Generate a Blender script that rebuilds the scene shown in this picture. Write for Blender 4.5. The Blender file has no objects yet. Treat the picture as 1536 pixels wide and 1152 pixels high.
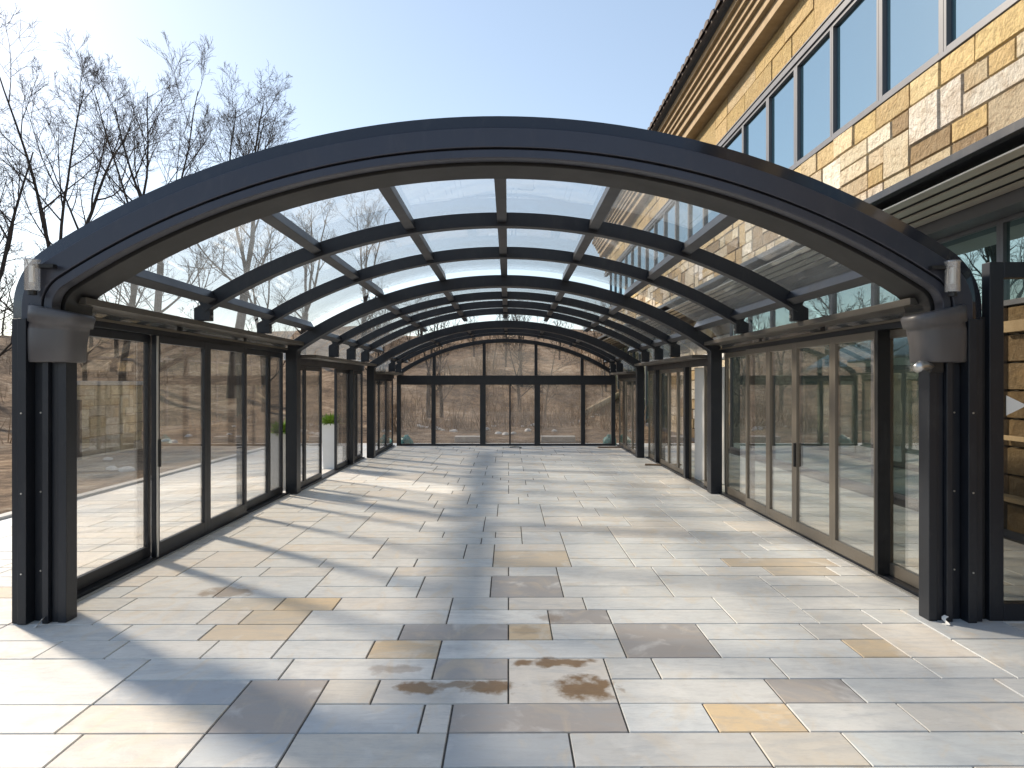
import bpy, math, random
from mathutils import Vector, Matrix, noise as mnoise
R = math.radians
SC = bpy.context.scene
COL = SC.collection
random.seed(7)
X0 = -0.067          # centre line of the enclosure, camera stands at X = 0
EYE = 1.65

# ------------------------------------------------------------------ mesh builder
class MB:
    def __init__(s): s.v = []; s.f = []; s.c = []; s.smooth = False
    def box(s, x0, x1, y0, y1, z0, z1):
        n = len(s.v)
        s.v += [(x0,y0,z0),(x1,y0,z0),(x1,y1,z0),(x0,y1,z0),(x0,y0,z1),(x1,y0,z1),(x1,y1,z1),(x0,y1,z1)]
        for q in ((0,3,2,1),(4,5,6,7),(0,1,5,4),(1,2,6,5),(2,3,7,6),(3,0,4,7)): s.f.append(tuple(n+i for i in q))
        return s
    def quad(s, a, b, c, d):
        n = len(s.v); s.v += [a,b,c,d]; s.f.append((n,n+1,n+2,n+3)); return s
    def tube(s, pts, rad, n=6, cap=True):
        pts = [Vector(p) for p in pts]; base = len(s.v); u = None
        for i, p in enumerate(pts):
            d = (pts[min(i+1,len(pts)-1)] - pts[max(i-1,0)])
            d = d.normalized() if d.length > 1e-9 else Vector((0,0,1))
            if u is None:
                u = d.orthogonal().normalized()
            else:
                u = (u - d*u.dot(d)); u = u.normalized() if u.length > 1e-6 else d.orthogonal().normalized()
            w = d.cross(u); r = rad[i] if isinstance(rad,(list,tuple)) else rad
            for k in range(n):
                a = 2*math.pi*k/n; q = p + (u*math.cos(a)+w*math.sin(a))*r; s.v.append((q.x,q.y,q.z))
        for i in range(len(pts)-1):
            for k in range(n):
                a = base+i*n+k; b = base+i*n+(k+1)%n; s.f.append((a,b,b+n,a+n))
        if cap:
            s.f.append(tuple(base+k for k in range(n))[::-1]); e = base+(len(pts)-1)*n
            s.f.append(tuple(e+k for k in range(n)))
        return s
    def loft(s, rings, cap=True):
        base = len(s.v); n = len(rings[0])
        for r in rings: s.v += [tuple(p) for p in r]
        for i in range(len(rings)-1):
            for k in range(n):
                a = base+i*n+k; b = base+i*n+(k+1)%n; s.f.append((a,b,b+n,a+n))
        if cap:
            s.f.append(tuple(base+k for k in range(n))[::-1]); e = base+(len(rings)-1)*n
            s.f.append(tuple(e+k for k in range(n)))
        return s
    def strip(s, A, B, C, D):
        """closed bar: four corner polylines A B C D"""
        return s.loft([[A[i],B[i],C[i],D[i]] for i in range(len(A))])
    def mesh(s, name, mat):
        m = bpy.data.meshes.new(name); m.from_pydata(s.v, [], s.f); m.update()
        if mat: m.materials.append(mat)
        if s.c:
            at = m.color_attributes.new('stone', 'FLOAT_COLOR', 'CORNER')
            i = 0
            for fi, p in enumerate(m.polygons):
                for _ in p.loop_indices: at.data[i].color = s.c[fi]; i += 1
        if s.smooth:
            for p in m.polygons: p.use_smooth = True
        return m
    def build(s, name, mat, parent=None, bevel=0):
        o = bpy.data.objects.new(name, s.mesh(name, mat)); COL.objects.link(o)
        if parent:
            o.parent = parent
        if bevel:
            b = o.modifiers.new('bevel','BEVEL'); b.width = bevel; b.segments = 2; b.limit_method = 'ANGLE'; b.angle_limit = R(40)
        return o

def tag(o, label=None, cat=None, group=None, kind=None):
    if label: o['label'] = label
    if cat: o['category'] = cat
    if group: o['group'] = group
    if kind: o['kind'] = kind
    return o
def empty(name, loc, label, cat, group=None, rz=0):
    o = bpy.data.objects.new(name, None); COL.objects.link(o); o.location = loc; o.rotation_euler.z = rz
    o.empty_display_size = .2
    return tag(o, label, cat, group, 'thing')
def copy_tree(o, loc, rz=0, sc=1, label=None):
    c = o.copy(); COL.objects.link(c); c.location = loc; c.rotation_euler.z = rz; c.scale = (sc,)*3 if not isinstance(sc, tuple) else sc
    if label: c['label'] = label
    for ch in list(o.children):
        d = ch.copy(); COL.objects.link(d); d.parent = c
        for g in list(ch.children):
            e = g.copy(); COL.objects.link(e); e.parent = d
    return c

# ------------------------------------------------------------------ materials
class NT:
    def __init__(s, name):
        s.m = bpy.data.materials.new(name); s.m.use_nodes = True
        s.t = s.m.node_tree; s.t.nodes.clear(); s.out = s.t.nodes.new('ShaderNodeOutputMaterial')
    def n(s, typ, **kw):
        nd = s.t.nodes.new('ShaderNode'+typ)
        for k, v in kw.items():
            if k in nd.inputs.keys(): s.put(nd.inputs[k], v)
            else: setattr(nd, k, v)
        return nd
    def put(s, sock, v):
        if isinstance(v, bpy.types.NodeSocket): s.t.links.new(v, sock)
        else: sock.default_value = v
    def math(s, op, a, b=0, clamp=False):
        nd = s.t.nodes.new('ShaderNodeMath'); nd.operation = op; nd.use_clamp = clamp
        s.put(nd.inputs[0], a); s.put(nd.inputs[1], b); return nd.outputs[0]
    def ramp(s, fac, stops, interp='LINEAR'):
        nd = s.t.nodes.new('ShaderNodeValToRGB'); e = nd.color_ramp.elements; nd.color_ramp.interpolation = interp
        while len(e) < len(stops): e.new(0.5)
        for el, (p, c) in zip(e, stops): el.position = p; el.color = (*c, 1)
        s.put(nd.inputs[0], fac); return nd.outputs[0]
    def mix(s, fac, a, b, mode='MIX'):
        nd = s.t.nodes.new('ShaderNodeMix'); nd.data_type = 'RGBA'; nd.blend_type = mode
        s.put(nd.inputs[0], fac); s.put(nd.inputs[6], a if not isinstance(a, tuple) else (*a,1)); s.put(nd.inputs[7], b if not isinstance(b, tuple) else (*b,1))
        return nd.outputs[2]
    def noise(s, scale, detail=4, rough=.55, vec=None, dist=0):
        nd = s.n('TexNoise', Scale=scale, Detail=detail, Roughness=rough, Distortion=dist)
        if vec is not None: s.put(nd.inputs['Vector'], vec)
        return nd.outputs['Fac']
    def obj(s): return s.n('TexCoord').outputs['Object']
    def pos(s): return s.n('NewGeometry').outputs['Position']
    def scale(s, vec, xyz):
        nd = s.n('Mapping'); s.put(nd.inputs['Vector'], vec); nd.inputs['Scale'].default_value = xyz; return nd.outputs[0]
    def bump(s, h, strength=.3, dist=.01):
        return s.n('Bump', Height=h, Strength=strength, Distance=dist).outputs[0]
    def principled(s, col, rough, metal=0., normal=None, spec=.5):
        p = s.n('BsdfPrincipled')
        s.put(p.inputs['Base Color'], (*col,1) if isinstance(col, tuple) else col)
        s.put(p.inputs['Roughness'], rough); s.put(p.inputs['Metallic'], metal); p.inputs['Specular IOR Level'].default_value = spec
        if normal is not None: s.put(p.inputs['Normal'], normal)
        return p.outputs[0]
    def done(s, sh): s.t.links.new(sh, s.out.inputs['Surface']); return s.m

def paint(name, col, rough, metal, var=.15, spec=.5):
    t = NT(name); o = t.pos()
    n1 = t.noise(3, 5, .6, o); n2 = t.noise(60, 3, .5, o)
    c = t.mix(t.math('MULTIPLY', n1, var*2, True), tuple(x*(1+var*.5) for x in col), tuple(x*(1-var) for x in col))
    n3 = t.noise(7, 7, .75, t.scale(o, (1,1,.35)), .6)
    dm = t.math('MULTIPLY', t.math('SUBTRACT', n3, .52), .8, True)
    c = t.mix(dm, c, t.mix(.25, c, (.40,.37,.33)))
    r = t.math('ADD', t.math('ADD', t.math('MULTIPLY', n1, .22), rough-.11), t.math('MULTIPLY', dm, .5))
    return t.done(t.principled(c, r, metal, t.bump(n2, .04, .002), spec))

def glass(name, tint, f0, power, gl_tint=(1,1,1), dust=.03, dust_col=(.6,.58,.55), fmax=.9, rough=0.0):
    t = NT(name)
    lw = t.n('LayerWeight', Blend=.5).outputs['Facing']
    f = t.math('ADD', t.math('MULTIPLY', t.math('POWER', lw, power), fmax-f0), f0, True)
    tr = t.n('BsdfTransparent', Color=(*tint,1)).outputs[0]
    dm = t.n('MixShader'); t.put(dm.inputs[0], .6); t.put(dm.inputs[1], t.n('BsdfDiffuse', Color=(*dust_col,1)).outputs[0]); t.put(dm.inputs[2], t.n('BsdfTranslucent', Color=(*dust_col,1)).outputs[0]); df = dm.outputs[0]
    m0 = t.n('MixShader'); dn = t.noise(2.2, 5, .65, t.pos())
    t.put(m0.inputs[0], t.math('MULTIPLY', dn, dust*2)); t.put(m0.inputs[1], tr); t.put(m0.inputs[2], df)
    gl = t.n('BsdfGlossy', Color=(*gl_tint,1), Roughness=rough).outputs[0]
    m = t.n('MixShader'); t.put(m.inputs[0], f); t.put(m.inputs[1], m0.outputs[0]); t.put(m.inputs[2], gl)
    return t.done(m.outputs[0])

def mirror_glass(name, dark, tint, f, rough=.01):
    t = NT(name)
    n = t.noise(1.3, 2, .5, t.pos())
    lw = t.n('LayerWeight', Blend=.5).outputs['Facing']
    fac = t.math('ADD', t.math('MULTIPLY', t.math('POWER', lw, 3.), .9-f), f, True)
    df = t.n('BsdfDiffuse', Color=(*dark,1)).outputs[0]
    gl = t.n('BsdfGlossy', Color=(*tint,1), Roughness=rough)
    t.put(gl.inputs['Normal'], t.bump(n, .06, .03))
    m = t.n('MixShader'); t.put(m.inputs[0], fac); t.put(m.inputs[1], df); t.put(m.inputs[2], gl.outputs[0])
    return t.done(m.outputs[0])

STAINS = [(-.50,3.62,.15,.085,1.),(-.10,3.63,.17,.10,1.),(-.3,3.66,.22,.05,.8),(.27,3.95,.30,.07,1.),(.41,3.62,.19,.16,1.),(-.66,3.86,.17,.07,.45),(-2.24,5.30,.24,.16,.6),(.30,4.7,.14,.08,.5),(.12,4.46,.10,.10,.35)]
def mat_paving():
    t = NT('flagstone paving'); P = t.pos()
    vc = t.n('VertexColor', layer_name='stone'); a = vc.outputs['Color']
    off = t.n('CombineXYZ'); t.put(off.inputs[2], t.math('MULTIPLY', vc.outputs['Alpha'], 60.)); t.put(off.inputs[0], t.math('MULTIPLY', vc.outputs['Alpha'], 13.))
    vm = t.n('VectorMath', operation='ADD'); t.put(vm.inputs[0], P); t.put(vm.inputs[1], off.outputs[0]); Q = vm.outputs[0]
    rot = t.n('Mapping'); t.put(rot.inputs['Vector'], Q); rot.inputs['Rotation'].default_value = (0,0,.5); rot.inputs['Scale'].default_value = (1.2,4.,1)
    n1 = t.noise(1.5, 6, .62, rot.outputs[0], 1.4)
    n2 = t.noise(9, 6, .65, P); n3 = t.noise(70, 3, .6, P); n4 = t.noise(.55, 3, .5, P)
    n5 = t.noise(2.0, 5, .6, t.scale(Q, (1.6, .9, 1)), 1.6); n6 = t.noise(3.2, 5, .6, Q, .8)
    n7 = t.noise(5.5, 6, .7, t.scale(Q, (1.,5.,1)), .7); n8 = t.noise(26, 5, .7, t.scale(Q, (1.,3.5,1)))
    lum = t.mix(.5, a, (.5,.5,.5))
    c = t.mix(t.math('MULTIPLY', t.math('SUBTRACT', n1, .46), 4.2, True), a, t.mix(.42, a, (.40,.43,.46)))
    c = t.mix(t.math('MULTIPLY', t.math('SUBTRACT', n5, .52), 5., True), c, t.mix(.50, c, (.72,.59,.42)))
    c = t.mix(t.math('MULTIPLY', t.math('SUBTRACT', n6, .54), 6., True), c, t.mix(.55, c, (.84,.82,.78)))
    c = t.mix(t.math('MULTIPLY', t.math('SUBTRACT', n7, .50), 4., True), c, t.mix(.30, c, (.36,.34,.33)))
    c = t.mix(t.math('MULTIPLY', t.math('SUBTRACT', n8, .52), 4., True), c, t.mix(.22, c, (.30,.28,.27)))
    c = t.mix(t.math('MULTIPLY', t.math('SUBTRACT', n2, .52), 5., True), c, t.mix(.22, c, (.46,.42,.37)))
    c = t.mix(t.math('MULTIPLY', t.math('SUBTRACT', n4, .5), 3., True), c, t.mix(.18, c, (.42,.39,.36)))
    tot = None
    sx = t.n('SeparateXYZ'); t.put(sx.inputs[0], P)
    wob = t.math('MULTIPLY', t.math('SUBTRACT', t.noise(11, 4, .55, P), .5), 2.0)
    for (x,y,rx,ry,k) in STAINS:
        dx = t.math('DIVIDE', t.math('SUBTRACT', sx.outputs[0], x), rx); dy = t.math('DIVIDE', t.math('SUBTRACT', sx.outputs[1], y), ry)
        d = t.math('SQRT', t.math('ADD', t.math('MULTIPLY', dx, dx), t.math('MULTIPLY', dy, dy)))
        m = t.math('MULTIPLY', t.math('MULTIPLY', t.math('SUBTRACT', t.math('ADD', wob, 1.), d), 2.2, True), k)
        tot = m if tot is None else t.math('MAXIMUM', tot, m)
    c = t.mix(tot, c, t.mix(n2, (.19,.11,.05), (.34,.22,.11)))
    r = t.math('SUBTRACT', t.math('ADD', t.math('MULTIPLY', n1, .35), .36), t.math('MULTIPLY', tot, .2))
    h = t.math('ADD', t.math('ADD', n1, t.math('MULTIPLY', n2, .5)), t.math('MULTIPLY', n3, .25))
    return t.done(t.principled(c, r, 0, t.bump(h, .35, .006), .45))

def mat_stone(name, k=1.):
    t = NT(name); P = t.pos()
    a = t.n('VertexColor', layer_name='stone').outputs['Color']
    n1 = t.noise(2.3, 6, .65, P, .8); n2 = t.noise(14, 6, .7, P); n3 = t.noise(5, 4, .6, t.scale(P,(1,1,2.5)), 1.5)
    c = t.mix(t.math('MULTIPLY', t.math('SUBTRACT', n1, .47), 3., True), a, t.mix(.6, a, (.36,.23,.10)))
    c = t.mix(t.math('MULTIPLY', t.math('SUBTRACT', n3, .5), 3.6, True), c, t.mix(.6, c, (.15,.095,.05)))
    c = t.mix(t.math('MULTIPLY', t.math('SUBTRACT', n2, .5), 1.5, True), c, t.mix(.5, c, (.62,.54,.40)))
    h = t.math('ADD', n2, n1)
    return t.done(t.principled(c, .85, 0, t.bump(h, 1., .06), .25))

def mat_litter():
    t = NT('leaf litter'); P = t.pos()
    n1 = t.noise(.45, 7, .72, P, .5); n2 = t.noise(2.4, 7, .75, P); n3 = t.noise(16, 5, .75, P)
    c = t.ramp(t.math('ADD', t.math('MULTIPLY', n1, .5), t.math('MULTIPLY', n2, .5)), [(.36,(.045,.035,.029)),(.46,(.14,.10,.072)),(.53,(.26,.185,.125)),(.62,(.42,.35,.27))])
    c = t.mix(t.math('MULTIPLY', t.math('SUBTRACT', n3, .5), 3., True), c, t.mix(.7, c, (.46,.34,.23)))
    h = t.math('ADD', n2, t.math('MULTIPLY', n3, .5))
    return t.done(t.principled(c, .95, 0, t.bump(h, 1., .12), .1))

def mat_simple(name, c0, c1, scale=6, rough=.8, bump=.3, dist=.01, metal=0, stretch=(1,1,1)):
    t = NT(name); P = t.scale(t.obj(), stretch); n = t.noise(scale, 6, .65, P); n2 = t.noise(scale*6, 3, .6, P)
    c = t.mix(t.math('MULTIPLY', t.math('SUBTRACT', n, .3), 2.4, True), c0, c1)
    c = t.mix(t.math('MULTIPLY', n2, .35), c, t.mix(.5, c, c0))
    return t.done(t.principled(c, rough, metal, t.bump(t.math('ADD', n, t.math('MULTIPLY', n2, .4)), bump, dist), .4))

M = {}
M['frame'] = paint('anthracite powder coat', (.015,.018,.025), .38, .2, .3)
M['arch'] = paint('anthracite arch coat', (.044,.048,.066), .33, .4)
M['soffit'] = paint('shaded arch underside', (.010,.010,.011), .5, .1)  # underside shade put into a darker copy of the arch colour
M['lip'] = paint('glossy dark roof edge', (.030,.034,.044), .12, .3, .1, .8)
M['sunlit'] = paint('bronze door frame', (.18,.158,.13), .40, .5)  # frame coat lightened and warmed, sunlight put into the right side frames' colour
M['ledge'] = paint('grey rail coat', (.11,.10,.088), .42, .4)
M['black'] = paint('black rubber seal', (.008,.008,.009), .5, 0)
M['alu'] = paint('brushed aluminium', (.55,.54,.52), .35, .85, .1)
M['collar'] = paint('grey moulded sleeve', (.075,.072,.075), .42, .1)
M['roof_glass'] = glass('roof glass', (.965,.975,.98), .075, 4.5, fmax=.6, dust=.11, dust_col=(.60,.63,.64))
M['wall_glass'] = glass('wall glass', (.93,.925,.91), .12, 2.8, dust=.028, dust_col=(.5,.45,.4))
M['end_glass'] = glass('end wall glass', (.96,.955,.95), .015, 5., dust=.115, dust_col=(.6,.55,.51))
M['dark_glass'] = glass('tinted panel glass', (.72,.72,.70), .06, 4., dust=.01)
M['sky_window'] = mirror_glass('upper window glass', (.02,.06,.09), (.55,.67,.72), .58)
M['shop_glass'] = mirror_glass('ground floor glass', (.018,.035,.035), (.60,.78,.76), .42)
M['paving'] = mat_paving()
M['joint'] = mat_simple('paving joint grit', (.05,.048,.045), (.13,.12,.11), 30, .95, .5, .004)
M['stone'] = mat_stone('sandstone blocks')
M['mortar'] = mat_simple('mortar', (.30,.24,.16), (.42,.34,.24), 20, .95)
M['fascia'] = mat_simple('painted eaves moulding', (.27,.195,.11), (.38,.29,.18), 4, .8, .4, .01)
M['tile'] = mat_simple('dark roof tile', (.035,.025,.022), (.085,.06,.05), 5, .75)
M['winframe'] = paint('window frame grey', (.10,.105,.12), .45, .3)
M['slat'] = paint('canopy metal slat', (.62,.57,.50), .36, .55, .2)
M['litter'] = mat_litter()
M['kerb'] = mat_simple('pale kerb stone', (.45,.43,.40), (.60,.58,.54), 9, .8)
M['bark'] = mat_simple('grey brown bark', (.030,.025,.022), (.085,.068,.055), 9, .95, .8, .02, 0, (1,1,.3))
M['bark_pale'] = mat_simple('pale bark', (.12,.095,.07), (.30,.25,.20), 7, .95, .8, .02, 0, (1,1,.4))
M['twig'] = mat_simple('twig bark', (.06,.05,.045), (.12,.095,.08), 9, .95)
M['scrub'] = mat_simple('dry scrub stems', (.13,.085,.055), (.36,.25,.15), 2, .95)
M['rock'] = mat_simple('pale rock', (.55,.53,.50), (.75,.72,.68), 4, .9, .7, .03)
M['log'] = mat_simple('bare pale timber', (.38,.29,.18), (.52,.42,.28), 5, .9, .5, .02, 0, (1,1,.2))
M['wood'] = mat_simple('ochre timber boards', (.13,.075,.025), (.30,.19,.07), 3, .6, .3, .01, 0, (1,1,6))
M['tarp'] = mat_simple('teal tarpaulin', (.01,.12,.12), (.03,.28,.27), 3, .45)
M['plank'] = mat_simple('worn plank', (.16,.11,.07), (.30,.22,.15), 6, .85)
M['white'] = mat_simple('white painted panel', (.74,.73,.70), (.82,.81,.79), 2, .45, .05)
M['planter'] = mat_simple('white planter', (.70,.69,.67), (.80,.79,.77), 3, .5, .1)
M['soil'] = mat_simple('potting soil', (.03,.022,.016), (.07,.05,.035), 20, .95)
M['leaf'] = mat_simple('bright green leaf', (.10,.20,.02), (.26,.38,.05), 14, .5, .1)
M['interior'] = mat_simple('dark interior wall', (.020,.018,.015), (.05,.042,.03), 2, .8)
tt = NT('clear acrylic'); lw = tt.n('LayerWeight', Blend=.35).outputs['Facing']
m0 = tt.n('MixShader'); tt.put(m0.inputs[0], .30); tt.put(m0.inputs[1], tt.n('BsdfTransparent', Color=(.9,.9,.9,1)).outputs[0]); tt.put(m0.inputs[2], tt.n('BsdfDiffuse', Color=(.75,.74,.72,1)).outputs[0])
m1 = tt.n('MixShader'); tt.put(m1.inputs[0], tt.math('ADD', tt.math('MULTIPLY', lw, .6), .1, True)); tt.put(m1.inputs[1], m0.outputs[0]); tt.put(m1.inputs[2], tt.n('BsdfGlossy', Roughness=.12).outputs[0])
M['acrylic'] = tt.done(m1.outputs[0])

# ------------------------------------------------------------------ rectangle packing
def pack(nx, ny, sizes, rng, pre=()):
    occ = [[False]*nx for _ in range(ny)]; out = []
    for (x,y,w,h,c) in pre:
        x1 = min(nx, x+w); y1 = min(ny, y+h); x = max(0,x); y = max(0,y)
        if x1 <= x or y1 <= y or any(occ[j][i] for j in range(y,y1) for i in range(x,x1)): continue
        for j in range(y,y1):
            for i in range(x,x1): occ[j][i] = True
        out.append((x,y,x1-x,y1-y,c))
    for j in range(ny):
        i = 0
        while i < nx:
            if occ[j][i]: i += 1; continue
            run = 0
            while i+run < nx and not occ[j][i+run]: run += 1
            w, h = rng.choice(sizes)
            if run - w in (1,) : w = run if run <= 7 else w-1 if w > 2 else w+1
            w = min(w, run); h = min(h, ny-j)
            while h > 1 and any(occ[j+b][i+a] for a in range(w) for b in range(h)): h -= 1
            for b in range(h):
                for a in range(w): occ[j+b][i+a] = True
            out.append((i,j,w,h,None)); i += w
    return out

# ------------------------------------------------------------------ terrain
def sstep(a, b, x):
    t = max(0., min(1., (x-a)/(b-a))); return t*t*(3-2*t)
def terrain(x, y):
    t = max(-x-13.5+min(0,(y-6))*.6, y-22.5)
    u = 1./(1+math.exp(-(x-14)/2)) * 0
    h = -0.05
    if t > 0:
        h += 5.0*sstep(0, 30, t) + .02*t
        h += (mnoise.noise((x*.12, y*.12, 3.))*1.0 + mnoise.noise((x*.4, y*.4, 9.))*.35)*sstep(0, 8, t)
    return h
def ground_at(px, py):
    dx = (px-763)/1000.; dz = -(py-576)/1000.; y = 10.
    while y < 120:
        if EYE+dz*y <= terrain(dx*y, y): return Vector((dx*y, y, terrain(dx*y, y)))
        y += .1
    return Vector((dx*60, 60, terrain(dx*60,60)))

g = MB(); g.smooth = True
xs = [-400,-250,-160,-110] + [-90+1.25*i for i in range(int(150/1.25)+1)] + [90,150,250,400]
ys = [-300,-150,-80] + [-30+1.25*i for i in range(int(120/1.25)+1)] + [110,150,250,500]
for y in ys:
    for x in xs: g.v.append((x,y,terrain(x,y)))
nx = len(xs)
for j in range(len(ys)-1):
    for i in range(nx-1): a = j*nx+i; g.f.append((a,a+1,a+1+nx,a+nx))
tag(g.build('ground', M['litter']), 'brown ground of leaf litter rising into a wooded slope', 'ground', kind='structure')

# ------------------------------------------------------------------ paving
UX, UY = .143, .286
PX0, PX1, PY0, PY1 = -6.15, 5.36, -4.28, 18.6
def gy(y): return round((y-4.3)/UY)
def gx(x): return round((x-PX0)/UX)
J0 = gy(PY0)
PALE=(.73,.73,.705); WARM=(.74,.695,.63); BLUE=(.53,.56,.58); DARK=(.42,.385,.36); GOLD=(.74,.57,.36); GREY=(.67,.66,.63); BGE=(.70,.65,.57)
pre = []
def P(x0, x1, ytop, rows, c):
    j1 = gy(ytop) - J0; a = gx(x0); b = gx(x1); pre.append((a, j1-rows, b-a, rows, c))
A_,B_,C_,D_,E_,F_,G_,H_ = [4.3-UY*k for k in (4,3,2,1,0,-1,-2,-3)]
for (a,b,c) in ((-2.6,-1.95,PALE),(-1.95,-1.47,WARM),(-1.47,-1.,BLUE),(-1.,-.25,BGE),(-.25,.25,BLUE),(.25,1.18,GREY),(1.18,1.56,BGE),(1.56,2.5,(.65,.68,.68))): P(a,b,A_,1,c)
P(-1.46,-.98,C_,2,DARK); P(.07,.56,D_,2,WARM); P(.70,1.26,F_,2,DARK); P(-3.1,-2.14,D_,2,PALE)
for (a,b,c) in ((-3.,-2.16,PALE),(-2.16,-1.46,BGE),(-.98,-.5,BLUE),(-.5,-.25,WARM),(-.25,.54,DARK),(.54,.967,PALE),(.967,1.40,GOLD),(1.40,2.03,PALE),(2.03,2.9,GREY)): P(a,b,B_,1,c)
for (a,b,c) in ((-2.14,-1.46,(.47,.50,.53)),(-.98,-.657,BGE),(-.657,.07,WARM),(.56,1.38,PALE),(1.38,1.886,DARK),(1.886,2.7,PALE)): P(a,b,C_,1,c)
for (a,b,c) in ((-2.14,-1.27,PALE),(-1.27,-.45,PALE),(-.45,.07,(.44,.42,.41)),(.56,.85,GREY),(.85,1.58,PALE),(1.58,2.4,PALE)): P(a,b,D_,1,c)
for (a,b,c) in ((-2.9,-2.44,PALE),(-2.44,-1.88,PALE),(-1.88,-1.46,PALE),(-1.46,-.886,PALE),(-.886,-.456,GOLD),(-.456,.70,PALE),(1.26,2.1,PALE),(2.1,2.5,GOLD)): P(a,b,E_,1,c)
for (a,b,c) in ((-1.46,-.67,PALE),(-.67,.046,DARK),(.046,.24,GOLD),(.24,.70,PALE),(1.26,2.,PALE)): P(a,b,F_,1,c)
for (a,b,c) in ((-.4,.25,PALE),(.25,.75,DARK),(-1.87,-1.39,(.66,.55,.40))): P(a,b,G_,1,c)
for (a,b,c) in ((-2.2,-1.75,(.64,.58,.48)),(-1.75,-1.3,GOLD)): P(a,b,H_,1,c)
NXP = int((PX1-PX0)/UX); NYP = int((PY1-PY0)/UY)
rng = random.Random(11)
SZ = [(4,1),(5,1),(6,1),(6,1),(3,1),(4,1),(5,2),(4,2),(7,1),(3,2),(6,2)]
pv = MB(); J = .0022
for (i,j,w,h,c) in pack(NXP, NYP, SZ, rng, pre):
    x0 = PX0+i*UX; x1 = x0+w*UX; y0 = 4.3+(j+J0)*UY; y1 = y0+h*UY
    if c is None:
        q = rng.random()
        c = PALE if q < .50 else WARM if q < .68 else GREY if q < .82 else (.65,.67,.67) if q < .93 else BLUE if q < .95 else DARK if q < .965 else (.64,.54,.41)
        if y0 > 6 and c in (BLUE, DARK) or y0 > 7 and q > .965: c = GREY
    k = rng.uniform(.92,1.08); tint = rng.uniform(-.012,.012)
    c = (c[0]*k+tint, c[1]*k, c[2]*k-tint, rng.random())
    e = .005; dz = rng.uniform(-.0012,.0012)
    n = len(pv.v)
    pv.v += [(x0+J,y0+J,-.012),(x1-J,y0+J,-.012),(x1-J,y1-J,-.012),(x0+J,y1-J,-.012),(x0+J+e,y0+J+e,dz),(x1-J-e,y0+J+e,dz),(x1-J-e,y1-J-e,dz),(x0+J+e,y1-J-e,dz)]
    for f in ((4,5,6,7),(0,1,5,4),(1,2,6,5),(2,3,7,6),(3,0,4,7)): pv.f.append(tuple(n+q for q in f)); pv.c.append(c)
tag(pv.build('patio_paving', M['paving']), 'pale flagstone patio of mixed grey and beige slabs', 'paving', kind='structure')
PYE = 4.3+(J0+NYP)*UY
tag(MB().box(PX0-.01,PX1+.02,PY0-.01,PYE+.01,-.2,-.007).build('paving_bed', M['joint']), 'dark joint bed under the flagstones', 'paving', kind='structure')
kb = MB()
y = PY0
while y < PYE+.2:
    kb.box(PX0-.17, PX0-.015, y+.004, y+.896, -.2, .035); y += .9
tag(kb.build('kerb', M['kerb'], bevel=.008), 'pale stone kerb along the left edge of the patio', 'kerb', kind='structure')

# ------------------------------------------------------------------ enclosure profile
class Mod: pass
def module(hw, apex, rad, r):
    m = Mod(); m.hw, m.apex, m.R, m.r = hw, apex, rad, r
    m.c0 = apex-rad; m.cz = m.c0 + math.sqrt((rad-r)**2-(hw-r)**2); m.cx = hw-r
    m.ang = math.atan2(m.cx, m.cz-m.c0)          # where the shoulder begins, from vertical
    return m
def prof(m, t, zbot, n=28, k=10):
    """half profile from right foot to apex, then mirrored: left foot -> right foot"""
    half = []
    if zbot < m.cz-1e-4: half.append((m.hw-t, zbot))
    for i in range(k+1):
        a = math.pi/2 - (math.pi/2-m.ang)*i/k
        half.append((m.cx+(m.r-t)*math.sin(a), m.cz+(m.r-t)*math.cos(a)))
    for i in range(1, n+1):
        a = m.ang*(1-i/n); half.append(((m.R-t)*math.sin(a), m.c0+(m.R-t)*math.cos(a)))
    left = [(-x,z) for x,z in half]
    return left + half[-2::-1]
def arch(mb, m, t0, t1, y0, y1, zbot):
    a = prof(m,t0,zbot); b = prof(m,t1,zbot)
    return mb.strip([(X0+x,y0,z) for x,z in a],[(X0+x,y0,z) for x,z in b],[(X0+x,y1,z) for x,z in b],[(X0+x,y1,z) for x,z in a])
def arcpt(m, t, x):
    a = math.asin(x/(m.R-t)); return (x, m.c0+(m.R-t)*math.cos(a)), a
def curved_pane(mb, m, t, xa, xb, y0, y1, th=.01, n=8):
    A=[];B=[]
    for i in range(n+1):
        x = xa+(xb-xa)*i/n
        p,_ = arcpt(m,t,x); q,_ = arcpt(m,t+th,x*(m.R-t-th)/(m.R-t)); A.append(p); B.append(q)
    return mb.strip([(X0+x,y0,z) for x,z in A],[(X0+x,y0,z) for x,z in B],[(X0+x,y1,z) for x,z in B],[(X0+x,y1,z) for x,z in A])
def eave_pane(mb, m, t, side, xtop, zlow, y0, y1, th=.01):
    """curved strip from the roof rail round the shoulder down to the side head rail"""
    def pts(tt):
        out = []
        a_top = math.asin(xtop/(m.R-t))
        for i in range(5):
            a = a_top+(m.ang-a_top)*i/4 if m.ang > a_top else m.ang
            out.append(((m.R-tt)*math.sin(a), m.c0+(m.R-tt)*math.cos(a)))
        for i in range(1,9):
            a = m.ang+(math.pi/2-m.ang)*i/8; out.append((m.cx+(m.r-tt)*math.sin(a), m.cz+(m.r-tt)*math.cos(a)))
        if zlow < m.cz: out.append((m.hw-tt, zlow))
        return out
    A = pts(t); B = pts(t+th)
    return mb.strip([(X0+side*x,y0,z) for x,z in A],[(X0+side*x,y0,z) for x,z in B],[(X0+side*x,y1,z) for x,z in B],[(X0+side*x,y1,z) for x,z in A])
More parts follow.
